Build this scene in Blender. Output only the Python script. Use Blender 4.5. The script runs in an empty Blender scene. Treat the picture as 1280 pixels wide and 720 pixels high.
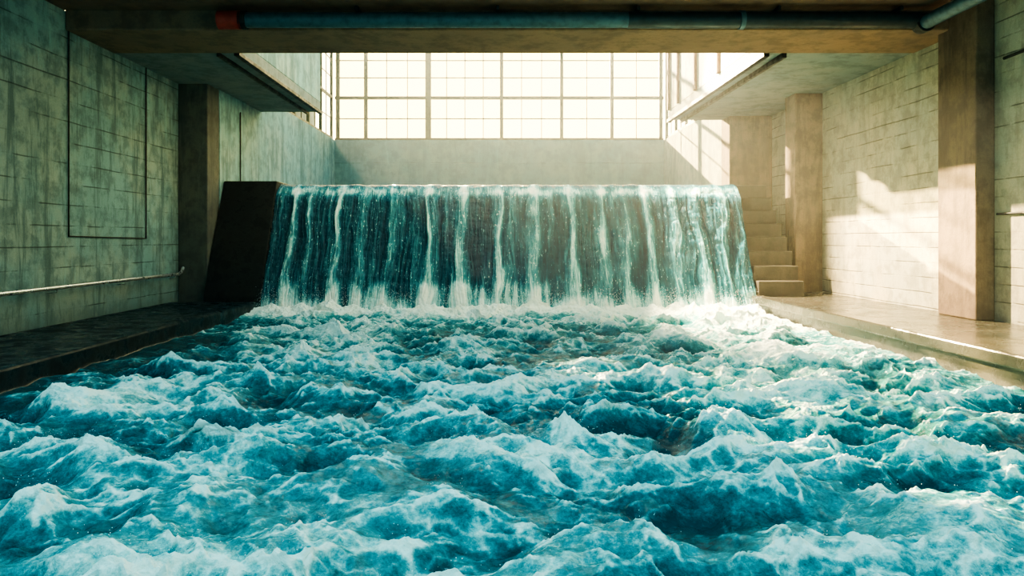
import bpy, bmesh, math, random
import numpy as np
from mathutils import Vector, Matrix
random.seed(7); np.random.seed(7)
S=bpy.context.scene
S.view_settings.view_transform='AgX'
S.view_settings.look='AgX - High Contrast'
S.view_settings.exposure=0.52

# ------------------------------------------------------------ noise (numpy)
rng=np.random.RandomState(11)
PERM=rng.permutation(1024); PERM=np.concatenate([PERM,PERM])
ANG=rng.rand(1024)*2*np.pi; GX=np.cos(ANG).astype(np.float32); GY=np.sin(ANG).astype(np.float32)
def pn(x,y,seed=0):
    x=x+seed*17.31+100; y=y+seed*9.77+100
    xi=np.floor(x).astype(np.int64); yi=np.floor(y).astype(np.int64)
    xf=(x-xi).astype(np.float32); yf=(y-yi).astype(np.float32)
    def g(ix,iy,fx,fy):
        h=PERM[(PERM[ix&1023]+iy)&1023]
        return GX[h]*fx+GY[h]*fy
    u=xf*xf*xf*(xf*(xf*6-15)+10); v=yf*yf*yf*(yf*(yf*6-15)+10)
    a=g(xi,yi,xf,yf); b=g(xi+1,yi,xf-1,yf); c=g(xi,yi+1,xf,yf-1); d=g(xi+1,yi+1,xf-1,yf-1)
    return 1.5*((a+(b-a)*u)+((c+(d-c)*u)-(a+(b-a)*u))*v)
def fbm(x,y,o,seed=0,gain=.5):
    r=0;a=1;t=0
    for i in range(o):
        r=r+a*pn(x*2**i,y*2**i,seed+i*3);t+=a;a*=gain
    return r/t
def ridged(x,y,o,seed=0,gain=.5):
    r=0;a=1;t=0
    for i in range(o):
        r=r+a*(1-np.abs(pn(x*2**i,y*2**i,seed+i*3)))**2;t+=a;a*=gain
    return r/t
def billow(x,y,o,seed=0,gain=.5):
    r=0;a=1;t=0
    for i in range(o):
        r=r+a*np.sqrt(pn(x*2**i,y*2**i,seed+i*3)**2+.004);t+=a;a*=gain
    return r/t
def ss(a,b,x):
    t=np.clip((x-a)/(b-a),0,1); return t*t*(3-2*t)

# ------------------------------------------------------------ mesh helpers
def link(o):
    S.collection.objects.link(o); return o
def boxes(name,lst,mat,bevel=0.02,parent=None):
    bm=bmesh.new()
    for (x0,x1,y0,y1,z0,z1) in lst:
        r=bmesh.ops.create_cube(bm,size=1)
        for v in r['verts']:
            v.co=Vector(((x0+x1)/2+v.co.x*(x1-x0),(y0+y1)/2+v.co.y*(y1-y0),(z0+z1)/2+v.co.z*(z1-z0)))
    me=bpy.data.meshes.new(name); bm.to_mesh(me); bm.free()
    o=link(bpy.data.objects.new(name,me)); me.materials.append(mat)
    if bevel>0:
        m=o.modifiers.new('b','BEVEL'); m.width=bevel; m.segments=2; m.limit_method='ANGLE'
    if parent: o.parent=parent
    return o
def tube(name,pts,r,mat,parent=None,seg=6):
    cu=bpy.data.curves.new(name,'CURVE'); cu.dimensions='3D'; cu.bevel_depth=r; cu.bevel_resolution=seg; cu.use_fill_caps=True
    sp=cu.splines.new('POLY'); sp.points.add(len(pts)-1)
    for p,q in zip(sp.points,pts): p.co=(*q,1)
    o=link(bpy.data.objects.new(name,cu)); cu.materials.append(mat)
    if parent: o.parent=parent
    return o
def empty(name,loc=(0,0,0)):
    e=link(bpy.data.objects.new(name,None)); e.location=(0,0,0); e.empty_display_size=.2; return e
def gridmesh(name,P,mat,attrs,flip=False):
    n,m=P.shape[:2]
    me=bpy.data.meshes.new(name)
    me.vertices.add(n*m); me.vertices.foreach_set('co',P.reshape(-1).astype(np.float32))
    i=np.arange(n*m).reshape(n,m)
    q=np.stack([i[:-1,:-1],i[:-1,1:],i[1:,1:],i[1:,:-1]],-1).reshape(-1,4)
    if flip: q=q[:,::-1]
    k=len(q)
    me.loops.add(k*4); me.loops.foreach_set('vertex_index',q.reshape(-1).astype(np.int32))
    me.polygons.add(k); me.polygons.foreach_set('loop_start',np.arange(0,k*4,4,dtype=np.int32))
    me.update(calc_edges=True)
    me.polygons.foreach_set('use_smooth',np.ones(k,dtype=bool))
    for an,av in attrs.items():
        a=me.attributes.new(an,'FLOAT','POINT'); a.data.foreach_set('value',av.reshape(-1).astype(np.float32))
    me.materials.append(mat); me.update()
    return link(bpy.data.objects.new(name,me))

# ------------------------------------------------------------ node helpers
class NT:
    def __init__(s,name):
        s.m=bpy.data.materials.new(name); s.m.use_nodes=True; s.t=s.m.node_tree; s.t.nodes.clear()
        s.out=s.n('ShaderNodeOutputMaterial'); s.p=s.n('ShaderNodeBsdfPrincipled'); s.l(s.p.outputs[0],s.out.inputs[0])
    def n(s,t,**k):
        x=s.t.nodes.new(t)
        for a,b in k.items(): setattr(x,a,b)
        return x
    def l(s,a,b): s.t.links.new(a,b)
    def set(s,inp,v):
        if isinstance(v,(int,float,tuple,list)): inp.default_value=v
        else: s.l(v,inp)
    def math(s,op,a,b=0.0,c=0.0,clamp=False):
        x=s.n('ShaderNodeMath',operation=op,use_clamp=clamp)
        s.set(x.inputs[0],a); s.set(x.inputs[1],b); s.set(x.inputs[2],c); return x.outputs[0]
    def mix(s,f,a,b,mode='MIX'):
        x=s.n('ShaderNodeMix',data_type='RGBA',blend_type=mode); s.set(x.inputs[0],f)
        def c(v): return (*v,1) if isinstance(v,(tuple,list)) and len(v)==3 else v
        s.set(x.inputs[6],c(a)); s.set(x.inputs[7],c(b)); return x.outputs[2]
    def map(s,v,sc=(1,1,1),lo=(0,0,0)):
        x=s.n('ShaderNodeMapping'); s.l(v,x.inputs[0]); x.inputs['Scale'].default_value=sc; x.inputs['Location'].default_value=lo; return x.outputs[0]
    def noise(s,v,sc=5,d=4,r=.5,dist=0):
        x=s.n('ShaderNodeTexNoise'); s.l(v,x.inputs['Vector']); x.inputs['Scale'].default_value=sc
        x.inputs['Detail'].default_value=d; x.inputs['Roughness'].default_value=r; x.inputs['Distortion'].default_value=dist; return x.outputs[0]
    def rng(s,v,a,b,c=0.,d=1.):
        x=s.n('ShaderNodeMapRange',interpolation_type='SMOOTHSTEP'); s.set(x.inputs[0],v)
        for i,k in enumerate((a,b,c,d)): x.inputs[i+1].default_value=k
        return x.outputs[0]
    def ramp(s,v,stops):
        x=s.n('ShaderNodeValToRGB'); s.l(v,x.inputs[0]); e=x.color_ramp.elements
        while len(e)<len(stops): e.new(.5)
        for el,(p,c) in zip(e,stops): el.position=p; el.color=(*c,1)
        return x.outputs[0]
    def bump(s,h,st=.3,dist=.05,nrm=None):
        x=s.n('ShaderNodeBump'); s.l(h,x.inputs['Height']); x.inputs['Strength'].default_value=st; x.inputs['Distance'].default_value=dist
        if nrm: s.l(nrm,x.inputs['Normal'])
        return x.outputs[0]
    def obj(s): return s.n('ShaderNodeTexCoord').outputs['Object']

def concrete(name,base,dark,stain,axis='x',brick=None,rough=.85,wet=0,drip=1.0,zfade=None,spec=.5):
    m=NT(name); o=m.obj()
    big=m.noise(o,.5,5,.6); mid=m.noise(o,2.2,7,.7); fine=m.noise(o,28,4,.6)
    st=m.noise(m.map(o,(1,1,.12)),1.9,8,.72,.3)
    st2=m.noise(m.map(o,(1,1,.22),(5,3,0)),6,5,.65)
    c=m.mix(m.rng(big,.38,.6),base,stain)
    c=m.mix(m.rng(mid,.44,.62,0,.6),c,dark)
    if drip>0:
        c=m.mix(m.rng(st,.49,.62,0,.8*drip),c,dark)
        c=m.mix(m.rng(st2,.54,.7,0,.5*drip),c,tuple(x*.5 for x in dark))
        c=m.mix(m.rng(st,.30,.43,.5*drip,0),c,tuple(min(1,x*1.6) for x in base))
    c=m.mix(m.rng(fine,.3,.7,0,.35),c,tuple(x*.7 for x in base))
    h=m.math('ADD',m.math('MULTIPLY',fine,.25),m.math('MULTIPLY',mid,.8))
    if brick:
        bw,bh=brick
        sep=m.n('ShaderNodeSeparateXYZ'); m.l(o,sep.inputs[0])
        u=sep.outputs['Y' if axis=='x' else 'X']
        z=m.math('ADD',sep.outputs['Z'],m.math('MULTIPLY',m.noise(o,.8,2,.5),.05))
        zz=m.math('DIVIDE',z,bh); row=m.math('FLOOR',zz); fz=m.math('FRACT',zz)
        dz=m.math('MULTIPLY',m.math('MINIMUM',fz,m.math('SUBTRACT',1.0,fz)),bh)
        sh=m.math('FRACT',m.math('MULTIPLY',row,.381966))
        uu=m.math('ADD',m.math('DIVIDE',u,bw),sh); cu_=m.math('FLOOR',uu); fu=m.math('FRACT',uu)
        du=m.math('MULTIPLY',m.math('MINIMUM',fu,m.math('SUBTRACT',1.0,fu)),bw)
        lz=m.rng(dz,.006,.02,1,0); lu=m.rng(du,.004,.014,.18,0)
        gate=m.rng(m.noise(m.map(o,(1,.6,2)),1.3,4,.65),.44,.56,.08,1)
        line=m.math('MULTIPLY',m.math('MAXIMUM',lz,lu),gate)
        cb=m.n('ShaderNodeCombineXYZ'); m.l(cu_,cb.inputs[0]); m.l(row,cb.inputs[1])
        wn=m.n('ShaderNodeTexWhiteNoise',noise_dimensions='2D'); m.l(cb.outputs[0],wn.inputs['Vector'])
        c=m.mix(m.math('MULTIPLY',wn.outputs['Value'],.14),c,tuple(x*.8 for x in dark))
        c=m.mix(m.math('MULTIPLY',line,.65),c,tuple(x*.35 for x in dark))
        h=m.math('SUBTRACT',h,m.math('MULTIPLY',line,.8))
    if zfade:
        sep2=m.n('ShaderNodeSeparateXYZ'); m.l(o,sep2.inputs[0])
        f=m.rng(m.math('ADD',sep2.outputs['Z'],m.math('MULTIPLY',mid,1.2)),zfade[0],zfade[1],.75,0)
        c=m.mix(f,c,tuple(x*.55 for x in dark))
    m.l(c,m.p.inputs['Base Color'])
    if wet: m.l(m.rng(mid,.4,.6,rough*.35,rough),m.p.inputs['Roughness'])
    else: m.p.inputs['Roughness'].default_value=rough
    m.p.inputs['Specular IOR Level'].default_value=spec
    m.l(m.bump(h,.5,.03),m.p.inputs['Normal'])
    return m.m
def metal(name,col,rough=.4,met=.6):
    m=NT(name); o=m.obj(); n=m.noise(o,6,5,.6)
    m.l(m.mix(m.rng(n,.4,.7,0,.6),col,tuple(x*.5 for x in col)),m.p.inputs['Base Color'])
    m.p.inputs['Metallic'].default_value=met; m.l(m.rng(n,.3,.7,rough*.8,rough*1.4),m.p.inputs['Roughness'])
    m.l(m.bump(n,.15,.01),m.p.inputs['Normal']); return m.m

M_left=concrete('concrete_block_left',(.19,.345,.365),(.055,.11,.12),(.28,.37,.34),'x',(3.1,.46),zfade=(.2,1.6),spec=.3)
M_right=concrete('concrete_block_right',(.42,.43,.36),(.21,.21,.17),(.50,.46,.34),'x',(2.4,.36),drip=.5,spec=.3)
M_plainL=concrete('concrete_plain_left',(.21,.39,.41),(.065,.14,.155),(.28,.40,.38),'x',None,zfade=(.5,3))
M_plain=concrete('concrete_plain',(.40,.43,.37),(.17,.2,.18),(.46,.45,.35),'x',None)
M_back=concrete('concrete_back',(.14,.28,.30),(.085,.165,.18),(.18,.30,.29),'y',(8,1.2),drip=.6)
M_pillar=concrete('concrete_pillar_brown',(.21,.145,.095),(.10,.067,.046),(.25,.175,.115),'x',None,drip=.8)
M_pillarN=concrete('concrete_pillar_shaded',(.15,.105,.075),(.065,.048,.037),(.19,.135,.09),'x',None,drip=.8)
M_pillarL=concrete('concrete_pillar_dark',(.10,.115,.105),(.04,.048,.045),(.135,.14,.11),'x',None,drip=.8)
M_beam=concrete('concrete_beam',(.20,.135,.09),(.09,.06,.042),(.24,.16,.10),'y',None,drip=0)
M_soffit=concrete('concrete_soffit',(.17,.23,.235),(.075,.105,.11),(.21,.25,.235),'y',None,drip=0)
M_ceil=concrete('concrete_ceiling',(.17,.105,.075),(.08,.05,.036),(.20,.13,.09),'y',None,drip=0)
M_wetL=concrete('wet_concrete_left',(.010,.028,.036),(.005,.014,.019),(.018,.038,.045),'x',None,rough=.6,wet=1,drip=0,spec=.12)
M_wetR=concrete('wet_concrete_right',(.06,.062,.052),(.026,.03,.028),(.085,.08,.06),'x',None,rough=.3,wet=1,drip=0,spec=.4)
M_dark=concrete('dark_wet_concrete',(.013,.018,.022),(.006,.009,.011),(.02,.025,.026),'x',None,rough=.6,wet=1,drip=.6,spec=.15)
M_stair=concrete('stair_concrete',(.05,.043,.034),(.025,.021,.018),(.07,.058,.043),'x',None,rough=.7,drip=.4)
M_pipe=metal('pipe_blue_paint',(.065,.135,.165),.4,.2)
M_pipe2=metal('pipe_dark_paint',(.016,.036,.046),.4,.2)
M_red=metal('pipe_red_cap',(.42,.045,.03),.45,.0)
M_steel=metal('rail_steel',(.55,.6,.6),.3,.8)
M_dsteel=metal('dark_steel',(.03,.035,.035),.5,.5)
M_frame=metal('window_frame_paint',(.10,.095,.055),.5,.0)

# ------------------------------------------------------------ room shell
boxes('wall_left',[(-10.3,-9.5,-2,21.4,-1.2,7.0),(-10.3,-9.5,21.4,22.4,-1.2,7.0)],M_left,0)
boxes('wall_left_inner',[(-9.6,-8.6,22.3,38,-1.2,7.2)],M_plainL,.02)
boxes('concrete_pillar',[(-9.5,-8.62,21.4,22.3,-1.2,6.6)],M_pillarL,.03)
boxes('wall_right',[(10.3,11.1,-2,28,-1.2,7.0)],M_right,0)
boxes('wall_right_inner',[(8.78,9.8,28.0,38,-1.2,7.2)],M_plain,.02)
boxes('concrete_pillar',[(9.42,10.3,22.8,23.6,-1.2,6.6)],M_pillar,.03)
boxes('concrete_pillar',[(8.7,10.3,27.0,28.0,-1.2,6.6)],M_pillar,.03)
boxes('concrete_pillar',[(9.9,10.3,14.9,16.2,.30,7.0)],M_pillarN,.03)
boxes('wall_back',[(-9.6,9.8,38,38.6,-1.2,7.2)],M_back,.02)
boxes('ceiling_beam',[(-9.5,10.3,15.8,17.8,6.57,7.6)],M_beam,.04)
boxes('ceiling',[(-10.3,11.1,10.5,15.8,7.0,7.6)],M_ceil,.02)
boxes('wall_front_upper',[(-10.3,11.1,15.9,17.8,7.6,12.2)],M_plain,0)
gl=empty('gallery_left')
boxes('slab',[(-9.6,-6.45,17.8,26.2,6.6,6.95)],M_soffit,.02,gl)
boxes('parapet',[(-6.75,-6.45,17.8,26.2,6.95,12.2),(-9.6,-6.75,25.9,26.2,6.95,12.2)],M_plainL,.02,gl)
boxes('edge_trim',[(-6.52,-6.38,17.8,26.25,6.52,6.62)],M_dsteel,.01,gl)
boxes('soffit_rail',[(-6.95,-6.87,17.8,26.1,6.5,6.6)],M_dsteel,.01,gl)
boxes('outer_wall',[(-10.3,-9.6,17.8,38,7.2,12.2)],M_plain,0,gl)
gr=empty('gallery_right')
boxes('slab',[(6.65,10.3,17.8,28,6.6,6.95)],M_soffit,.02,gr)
boxes('parapet',[(6.65,6.95,17.8,28,6.95,12.2),(6.95,10.3,27.7,28,6.95,12.2)],M_plain,.02,gr)
boxes('posts',[(6.55,6.66,y,y+.18,6.95,12.2) for y in (19,21.5,24,26.3,27.7)],M_pillar,.01,gr)
boxes('edge_trim',[(6.58,6.72,17.8,28.05,6.50,6.62)],M_dsteel,.01,gr)
boxes('soffit_rail',[(7.05,7.15,17.8,27.9,6.47,6.6)],M_dsteel,.01,gr)

# ------------------------------------------------------------ windows
M_glass=bpy.data.materials.new('frosted_pane'); M_glass.use_nodes=True
nt=M_glass.node_tree; nt.nodes.clear()
o_=nt.nodes.new('ShaderNodeOutputMaterial'); mx=nt.nodes.new('ShaderNodeMixShader'); tr=nt.nodes.new('ShaderNodeBsdfTransparent'); gg=nt.nodes.new('ShaderNodeBsdfGlossy')
tr.inputs[0].default_value=(.98,.97,.86,1); gg.inputs['Roughness'].default_value=.15; mx.inputs[0].default_value=.05
nt.links.new(tr.outputs[0],mx.inputs[1]); nt.links.new(gg.outputs[0],mx.inputs[2]); nt.links.new(mx.outputs[0],o_.inputs[0])
w=empty('window_1')
vx=[-8.45,-6.97,-3.67,.21,3.38,6.04,8.62]
lst=[]
for i,x in enumerate(vx):
    wd=.18 if i!=2 else .30
    lst.append((x-wd/2,x+wd/2,38.0,38.2,7.2,12.2))
for z,hh in ((7.25,.06),(9.43,.08),(12.1,.08)): lst.append((-8.6,8.78,38.02,38.18,z-hh,z+hh))
boxes('frame',lst,M_frame,.01,w)
lst=[]
for a,b in zip(vx[:-1],vx[1:]):
    n=max(1,round((b-a)/1.08))
    for k in range(1,n): 
        x=a+(b-a)*k/n; lst.append((x-.022,x+.022,38.06,38.1,7.2,12.2))
for z in (8.33,10.49,11.4): lst.append((-8.6,8.78,38.06,38.1,z-.028,z+.028))
boxes('glazing_bars',lst,M_frame,0,w)
boxes('glass',[(-8.6,8.78,38.11,38.12,7.2,12.2)],M_glass,0,w)
for nm,x0,ya in (('window_2',-8.75,26.2),('window_3',8.9,28)):
    w=empty(nm); lst=[]
    ys=np.linspace(ya+.1,37.9,6)
    for y in ys: lst.append((x0-.07,x0+.07,y-.07,y+.07,7.2,12.2))
    for z in (7.28,9.43,12.1): lst.append((x0-.06,x0+.06,ya,38,z-.06,z+.06))
    boxes('frame',lst,M_frame,.01,w)
    lst=[(x0-.02,x0+.02,ya,38,z-.02,z+.02) for z in (8.33,10.49,11.4)]
    lst+=[(x0-.02,x0+.02,(a+b)/2-.02,(a+b)/2+.02,7.2,12.2) for a,b in zip(ys[:-1],ys[1:])]
    boxes('glazing_bars',lst,M_frame,0,w)

# ------------------------------------------------------------ walkways
wl=empty('walkway')
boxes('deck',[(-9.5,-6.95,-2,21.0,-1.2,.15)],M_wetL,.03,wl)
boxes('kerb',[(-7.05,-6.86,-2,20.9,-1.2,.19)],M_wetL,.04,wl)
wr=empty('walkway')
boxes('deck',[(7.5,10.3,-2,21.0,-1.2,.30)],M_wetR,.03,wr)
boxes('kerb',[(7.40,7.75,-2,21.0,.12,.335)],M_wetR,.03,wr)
boxes('landing',[(8.97,10.3,21.0,22.8,-1.2,.30)],M_wetR,.0,wr)

def prism(name,x0,x1,prof,mat,bev=.03):
    bm=bmesh.new()
    a=[bm.verts.new((x0,y,z)) for y,z in prof]; b=[bm.verts.new((x1,y,z)) for y,z in prof]
    bm.faces.new(a); bm.faces.new(b[::-1]); n=len(prof)
    for i in range(n): bm.faces.new((a[i],b[i],b[(i+1)%n],a[(i+1)%n]))
    bmesh.ops.recalc_face_normals(bm,faces=bm.faces)
    me=bpy.data.meshes.new(name); bm.to_mesh(me); bm.free(); me.materials.append(mat)
    o=link(bpy.data.objects.new(name,me))
    m=o.modifiers.new('b','BEVEL'); m.width=bev; m.segments=2; m.limit_method='ANGLE'; return o
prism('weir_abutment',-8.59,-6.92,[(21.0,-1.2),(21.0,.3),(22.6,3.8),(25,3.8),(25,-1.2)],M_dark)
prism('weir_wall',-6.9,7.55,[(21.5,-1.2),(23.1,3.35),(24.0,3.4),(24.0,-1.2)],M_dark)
prof=[(21.0,-1.2)]; n=8; z=.32; y=21.0
prof.append((y,z))
for i in range(n):
    z+=.43; prof.append((y,z)); y+=.42; prof.append((y,z))
prof+=[(26.98,z),(26.98,-1.2)]
prism('stone_staircase',7.62,8.95,prof,M_stair,.02)

# ------------------------------------------------------------ pipes, rails
pp=empty('overhead_pipe')
tube('pipe_main',[(-5.5,15.5,6.70),(2.8,15.5,6.70)],.165,M_pipe,pp)
tube('pipe_dark',[(2.8,15.5,6.70),(9.1,15.5,6.70)],.175,M_pipe2,pp)
tube('red_cap',[(-6.0,15.5,6.70),(-5.5,15.5,6.70)],.2,M_red,pp)
tube('collar_1',[(-5.55,15.5,6.70),(-5.4,15.5,6.70)],.2,M_dsteel,pp)
tube('collar_2',[(5.2,15.5,6.70),(5.3,15.5,6.70)],.2,M_pipe,pp)
for i,x in enumerate((-3,0,3,6,8.6)): boxes('bracket_%d'%i,[(x-.03,x+.03,15.3,15.8,6.86,6.95)],M_dsteel,0,pp)
tube('pipe_branch',[(9.15,15.6,6.62),(9.15,12.6,6.62)],.15,M_pipe,pp)
tube('branch_flange',[(9.15,15.35,6.62),(9.15,15.6,6.62)],.2,M_dsteel,pp)
hr=empty('handrail')
tube('rail',[(-9.3,3,.96),(-9.3,21.0,.96),(-9.3,21.2,1.02),(-9.3,21.3,1.14)],.045,M_steel,hr)
for i,y in enumerate(np.arange(4,21.5,2.8)): tube('bracket_%d'%i,[(-9.3,y,.94),(-9.3,y,.86),(-9.5,y,.84)],.015,M_steel,hr)
cd=empty('wall_conduit')
tube('loop',[(-9.47,15.9,7.0),(-9.47,15.9,2.05),(-9.47,19.4,2.0),(-9.47,19.4,6.6)],.018,M_dsteel,cd)
cd=empty('wall_conduit')
tube('run_1',[(10.27,14.6,5.65),(10.27,11,5.75)],.03,M_dsteel,cd)
tube('run_2',[(10.27,14.8,2.5),(10.27,10,2.5)],.025,M_dsteel,cd)
tube('run_3',[(-8.57,24,6.2),(-8.57,24,3.9)],.02,M_dsteel,cd)

# ------------------------------------------------------------ water material
def water_mat(name,stops,fall=False):
    m=NT(name); o=m.obj()
    at=m.n('ShaderNodeAttribute',attribute_name='foam'); f=at.outputs['Fac']
    if fall:
        n1=m.noise(m.map(o,(7,1.2,.55)),1.6,6,.7); n2=m.noise(m.map(o,(22,3,2.2)),1.5,5,.7)
        sp=m.noise(m.map(o,(9,4,3.0)),3,4,.6)
        v=m.math('ADD',f,m.math('MULTIPLY',m.math('SUBTRACT',n1,.5),.8))
        v=m.math('ADD',v,m.math('MULTIPLY',m.math('SUBTRACT',n2,.5),.7))
        v=m.math('ADD',v,m.rng(sp,.60,.70,0,.45))
        h=m.math('ADD',m.math('MULTIPLY',n1,.7),m.math('MULTIPLY',n2,.5)); bs,bd=.9,.07
        m.p.inputs['IOR'].default_value=1.33
        m.l(m.rng(v,.3,.7,.3,.18),m.p.inputs['Specular IOR Level'])
    else:
        n1=m.noise(o,4.2,9,.75,.3); n2=m.noise(o,30,5,.75,.2)
        v=m.math('ADD',f,m.math('MULTIPLY',m.math('SUBTRACT',n1,.5),1.2))
        v=m.math('ADD',v,m.math('MULTIPLY',m.math('SUBTRACT',n2,.5),.65))
        n3=m.noise(m.map(o,(1,1,1)),8,7,.64,.6)
        h=m.math('ADD',m.math('MULTIPLY',n3,1.0),m.math('MULTIPLY',n2,.15)); bs,bd=.95,.06
        m.p.inputs['IOR'].default_value=1.14
        m.p.inputs['Specular IOR Level'].default_value=.5
    c=m.ramp(v,stops)
    m.l(c,m.p.inputs['Base Color'])
    m.l(m.rng(v,.35,.85,.10,.5),m.p.inputs['Roughness'])
    m.l(m.bump(h,bs,bd),m.p.inputs['Normal'])
    return m.m
M_water=water_mat('churning_water',[(0,(.004,.06,.078)),(.26,(.014,.15,.18)),(.48,(.05,.30,.335)),(.66,(.28,.60,.58)),(.88,(.87,.96,.89))])
M_fall=water_mat('falling_water',[(0,(.002,.035,.07)),(.3,(.008,.095,.145)),(.52,(.045,.265,.33)),(.70,(.32,.65,.66)),(.93,(.86,.95,.90))],True)

# ------------------------------------------------------------ wave spectrum (random-phase sum, choppy)
N=1024; Lp=15.0
kk=np.fft.fftfreq(N,Lp/N)*2*np.pi
KX,KY=np.meshgrid(kk,kk); K=np.hypot(KX,KY); K[0,0]=1
kp=2*np.pi/1.5
A=K**-1.98*np.exp(-.6*(kp/K)**4)*np.exp(-(K*.010)**2)
A*=.5+.5*(KY/K)**2
A[0,0]=0
r2=np.random.RandomState(5)
Hk=A*(r2.randn(N,N)+1j*r2.randn(N,N))
def inv(z): return np.real(np.fft.ifft2(z))
h0=inv(Hk); sc=.052/h0.std(); Hk*=sc; h0=h0*sc
dx0=inv(1j*KX/K*Hk); dy0=inv(1j*KY/K*Hk)
CH=.7
jxx=inv(-KX*KX/K*Hk); jyy=inv(-KY*KY/K*Hk); jxy=inv(-KX*KY/K*Hk)
J0=(1+CH*jxx)*(1+CH*jyy)-(CH*jxy)**2
def samp(a,x,y):
    u=(x/Lp*N)%N; v=(y/Lp*N)%N
    i=np.floor(u).astype(int); j=np.floor(v).astype(int); fu=u-i; fv=v-j; i1=(i+1)%N; j1=(j+1)%N; i%=N; j%=N
    return (a[j,i]*(1-fu)+a[j,i1]*fu)*(1-fv)+(a[j1,i]*(1-fu)+a[j1,i1]*fu)*fv

# ------------------------------------------------------------ river surface
NX,NY=1150,1350
xs=np.linspace(-6.85,7.40,NX)
ys=2.2*(21.3/2.2)**np.linspace(0,1,NY)
X,Y=np.meshgrid(xs,ys)
wx=X+.35*pn(X*.5,Y*.5,1); wy=Y+.35*pn(X*.5,Y*.5,3)
edge=(ss(-6.85,-5.4,X)*.8+.2)*(ss(7.4,6.4,X)*.6+.4)
mod=.75+.5*ss(-.5,.5,pn(X*.35,Y*.35,33))
sx_=wx+3; sy_=wy+2
h=samp(h0,sx_,sy_); dx=samp(dx0,sx_,sy_); dy=samp(dy0,sx_,sy_); J=samp(J0,sx_,sy_)
bl=np.sqrt(pn(wx*.8,wy*1.05,8)**2+.05)
mound=.28*(bl-.34)+.13*pn(wx*.85,wy*1.2,16)+.09*(billow(wx*1.9,wy*2.3,3,14,.5)-.25)
blobs=[(-2.35,4.6,.30,.8,.5),(3.3,5.4,.24,.9,.5),(.15,4.5,.14,.45,.35),(-5.0,9.0,.2,.8,.6),(0,6.9,.2,.7,.4),(2.5,6.2,.16,.7,.35),(-1.4,5.6,.12,.5,.4),
 (6.2,18.6,.5,.8,.6),(-2.4,12,.16,1.2,.5),(1.2,11,.2,1.1,.5),(4.4,9.5,.2,1.1,.6),(-4,6.6,.18,.8,.4),(5.2,12.8,.22,1,.6),(-3.6,15.5,.2,1.1,.6)]
fb=np.zeros_like(h)
for bx,by,bh,sx,sy in blobs:
    g=np.exp(-((wx-bx)/sx)**2-((wy-by)/sy)**2); mound=mound+.6*bh*g; fb+=g*min(1,bh*2.8)
base=ss(18.5,20.4,Y+.35*pn(X*.8,Y*0+3,77))
H=(h*mod+mound)*edge
f=.25+1.75*(h*mod*1.2+.7*mound)*edge+.36*fb
f+=.35*ss(.85,.35,J)
web=1-np.abs(pn(wx*1.3+.5*pn(X*3,Y*3,31),wy*1.6+.5*pn(X*3,Y*3,35),22)); web2=1-np.abs(pn(wx*3.1+.4*pn(X*7,Y*7,36),wy*3.6,28))
patch=ss(-.35,.45,fbm(X*.4,Y*.45,2,61))
f+=(.36*web**6+.32*web2**5)*(.3+.7*patch)+.20*(patch-.5)
f+=.65*base+.10*ss(13,19,Y)
f+=.22*ss(2.0,6,X)*ss(9,13,Y)  # extra pale foam at right, also paints in the sunlit glow there
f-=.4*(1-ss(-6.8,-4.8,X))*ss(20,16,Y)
F=np.clip(f,0,1.2)
foamy=ss(.40,.9,F)
lum=billow(wx*4.0,wy*4.5,4,40,.57)
H=H+foamy*.10*(lum-.25)*(.5+.5*mod)+foamy*.018*fbm(X*16,Y*18,2,55,.6)
H+=base*(.04+.36*billow(X*1.1,Y*.9,4,60,.6))*ss(21.3,20.4,Y)
H+=-.14
lim=ss(-6.85,-6.2,X)*ss(7.4,6.8,X)*mod
XX=np.clip(X+CH*dx*lim,-6.85,7.4); YY=Y+CH*dy*lim
P=np.stack([XX,YY,H],-1)
gridmesh('river_water',P,M_water,{'foam':F})

# ------------------------------------------------------------ waterfall
prof=np.array([(24.3,3.66),(23.6,3.68),(23.15,3.70),(22.85,3.67),(22.62,3.52),(22.42,3.22),(22.15,2.6),(21.85,1.9),(21.5,1.15),(21.1,.35),(20.75,-.35)])
seg=np.r_[0,np.cumsum(np.hypot(*np.diff(prof,axis=0).T))]
nt_=320; nx_=1500
s=np.linspace(0,seg[-1],nt_)
py=np.interp(s,seg,prof[:,0]); pz=np.interp(s,seg,prof[:,1])
k=np.ones(15)/15
py=np.convolve(np.pad(py,7,'edge'),k,'valid'); pz=np.convolve(np.pad(pz,7,'edge'),k,'valid')
ty=np.gradient(py); tz=np.gradient(pz); L=np.hypot(ty,tz); ny=tz/L; nz=-ty/L
X2,T=np.meshgrid(np.linspace(-6.9,7.55,nx_),s/seg[-1])
sd=T*seg[-1]
fl=ss(.28,.36,T)
xw=X2+.16*pn(X2*1.1,sd*.5,70)*fl+.05*pn(X2*4,sd*1.5,71)*fl
st=np.zeros_like(X2)
streams=[(-6.3,.10,.8),(-5.75,.08,.6),(-4.85,.11,.9),(-4.1,.07,.4),(-3.3,.08,.5),(-2.15,.11,1.),(-1.05,.14,1.),(.05,.10,.9),(1.15,.14,1.),(2.25,.11,.9),(3.25,.10,.8),(3.9,.06,.5),(4.55,.12,.9),(5.4,.10,.7),(6.2,.09,.7),(6.9,.11,.8)]
for sx,sw,sa in streams:
    w_=sw*(.7+.9*T); st+=sa*np.exp(-((xw-sx)/w_)**2)
fine=fbm(xw*3.2,sd*.22,4,80,.65); fine2=ridged(xw*6,sd*.35,3,90,.6)
lip=np.exp(-((T-.30+.02*pn(X2*1.5,sd*0+2,130))/.035)**2)
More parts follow.
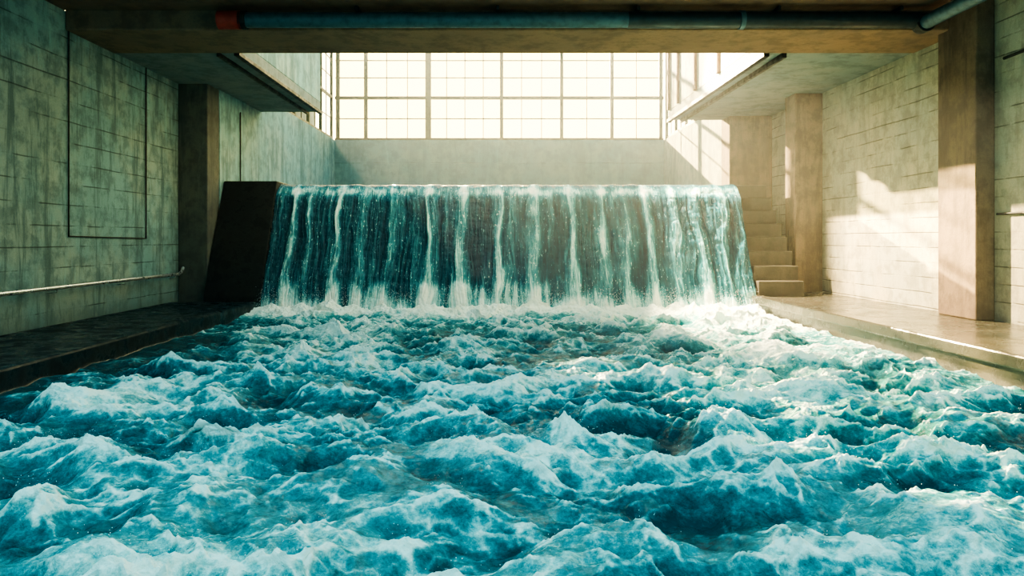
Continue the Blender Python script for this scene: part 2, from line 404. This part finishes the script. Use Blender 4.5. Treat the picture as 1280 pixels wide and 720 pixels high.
F2=.23+.58*st*(.75+.5*fbm(xw*5,sd*.8,3,95))+.45*fine*fl+.25*(fine2-.55)*fl+.45*lip*(.3+1.6*billow(X2*2,sd,3,97))+.6*ss(.82,.98,T+.09*pn(X2*2,sd,98))
D=(.10*st+.10*fine+.04*fine2)*fl+.11*billow(X2*1.6,sd*2,4,99)*ss(.1,.28,T)
P2=np.stack([X2,py[:,None]+ny[:,None]*D,pz[:,None]+nz[:,None]*D],-1)
gridmesh('waterfall',P2,M_fall,{'foam':np.clip(F2,0,1.2)})
xs3=np.linspace(-8.58,8.76,200); ys3=np.linspace(24.3,37.98,150); A_,B_=np.meshgrid(xs3,ys3)
gridmesh('upper_pool_water',np.stack([A_,B_,3.66+.05*fbm(A_*.9,B_*.9,3,120)],-1),M_fall,{'foam':.2+0*A_})

# ------------------------------------------------------------ spray droplets
bm=bmesh.new(); bmesh.ops.create_icosphere(bm,subdivisions=1,radius=1); tv=np.array([v.co[:] for v in bm.verts]); tf=np.array([[v.index for v in f_.verts] for f_ in bm.faces]); bm.free()
cand=np.argwhere((F>.8)&(Y<9)); pick=cand[np.random.randint(0,len(cand),2500)]
cs=P[pick[:,0],pick[:,1]]; cs=cs+np.c_[np.random.randn(len(cs))*.06,np.random.randn(len(cs))*.06,np.abs(np.random.randn(len(cs)))*.06+.005]
rad=np.random.uniform(.0015,.004,len(cs))
nb=6000
cb=np.c_[np.random.uniform(-6.8,7.4,nb),np.random.uniform(20.0,20.9,nb),np.abs(np.random.randn(nb))*.22+.10]
cs=np.r_[cs,cb]; rad=np.r_[rad,np.random.uniform(.003,.008,nb)]
V=(cs[:,None,:]+tv[None]*rad[:,None,None]).reshape(-1,3)
Fc=(tf[None]+(np.arange(len(cs))*len(tv))[:,None,None]).reshape(-1,3)
me=bpy.data.meshes.new('water_spray'); me.vertices.add(len(V)); me.vertices.foreach_set('co',V.reshape(-1).astype(np.float32))
me.loops.add(len(Fc)*3); me.loops.foreach_set('vertex_index',Fc.reshape(-1).astype(np.int32)); me.polygons.add(len(Fc)); me.polygons.foreach_set('loop_start',np.arange(0,len(Fc)*3,3,dtype=np.int32)); me.update(calc_edges=True)
dm=NT('spray_droplet'); n_=dm.noise(dm.obj(),2,2); dm.l(dm.mix(n_,(.7,.88,.88),(.9,.96,.95)),dm.p.inputs['Base Color']); dm.p.inputs['Roughness'].default_value=.3
me.materials.append(dm.m); link(bpy.data.objects.new('water_spray',me))

# ------------------------------------------------------------ airborne mist (real volume)
def mist(name,col,den,an,box):
    vm=bpy.data.materials.new(name+'_vapour'); vm.use_nodes=True; t=vm.node_tree; t.nodes.clear()
    vo=t.nodes.new('ShaderNodeOutputMaterial'); vs=t.nodes.new('ShaderNodeVolumeScatter'); vs.inputs['Color'].default_value=(*col,1)
    vs.inputs['Density'].default_value=den; vs.inputs['Anisotropy'].default_value=an; t.links.new(vs.outputs[0],vo.inputs['Volume'])
    boxes(name,[box],vm,0)
mist('hall_mist',(.88,.98,.94),.0022,.4,(-9.45,10.25,9,37.9,-.9,12.1))

# ------------------------------------------------------------ light
W=bpy.data.worlds.new('sky'); S.world=W; W.use_nodes=True; t=W.node_tree; t.nodes.clear()
out=t.nodes.new('ShaderNodeOutputWorld'); bg=t.nodes.new('ShaderNodeBackground'); t.links.new(bg.outputs[0],out.inputs[0])
tc=t.nodes.new('ShaderNodeTexCoord'); sp=t.nodes.new('ShaderNodeSeparateXYZ'); t.links.new(tc.outputs['Generated'],sp.inputs[0])
def mr(v,a,b):
    x=t.nodes.new('ShaderNodeMapRange'); x.interpolation_type='SMOOTHSTEP'; t.links.new(v,x.inputs[0]); x.inputs[1].default_value=a; x.inputs[2].default_value=b; return x.outputs[0]
def mixc(f_,a,b):
    x=t.nodes.new('ShaderNodeMix'); x.data_type='RGBA'; t.links.new(f_,x.inputs[0])
    for i,c in ((6,a),(7,b)):
        if isinstance(c,tuple): x.inputs[i].default_value=(*c,1)
        else: t.links.new(c,x.inputs[i])
    return x.outputs[2]
hor=mixc(mr(sp.outputs['Y'],-.2,.75),(.2,.52,.57),(5.0,4.2,2.2))
col=mixc(mr(sp.outputs['Z'],.35,.85),hor,(.5,1.2,1.36))
t.links.new(col,bg.inputs[0]); bg.inputs[1].default_value=1.0
sun=bpy.data.lights.new('sun','SUN'); sun.energy=42; sun.color=(1,.74,.41); sun.angle=.012
so=link(bpy.data.objects.new('sun',sun)); so.rotation_euler=Vector((.4,-1,-.36)).to_track_quat('-Z','Y').to_euler(); so.location=(-10,50,15)
sp_=bpy.data.lights.new('sun_fill_spot','SPOT'); sp_.energy=75000; sp_.color=(1,.74,.41); sp_.spot_size=math.radians(46); sp_.spot_blend=.6; sp_.shadow_soft_size=.08  # added unseen spot, extends the sunlight onto right wall, ledge and water
sl=link(bpy.data.objects.new('sun_fill_spot',sp_)); sl.location=(1.5,25,11.8); sl.rotation_euler=(Vector((9.5,16.5,.5))-sl.location).to_track_quat('-Z','Y').to_euler()

# ------------------------------------------------------------ camera
cam=bpy.data.cameras.new('camera'); co=link(bpy.data.objects.new('camera',cam)); S.camera=co
co.location=(0,0,2.0); co.rotation_euler=(math.radians(90),0,0)
cam.sensor_width=36; cam.lens=36*900/1280; cam.shift_x=18/1280; cam.shift_y=-62/1280; cam.clip_end=300
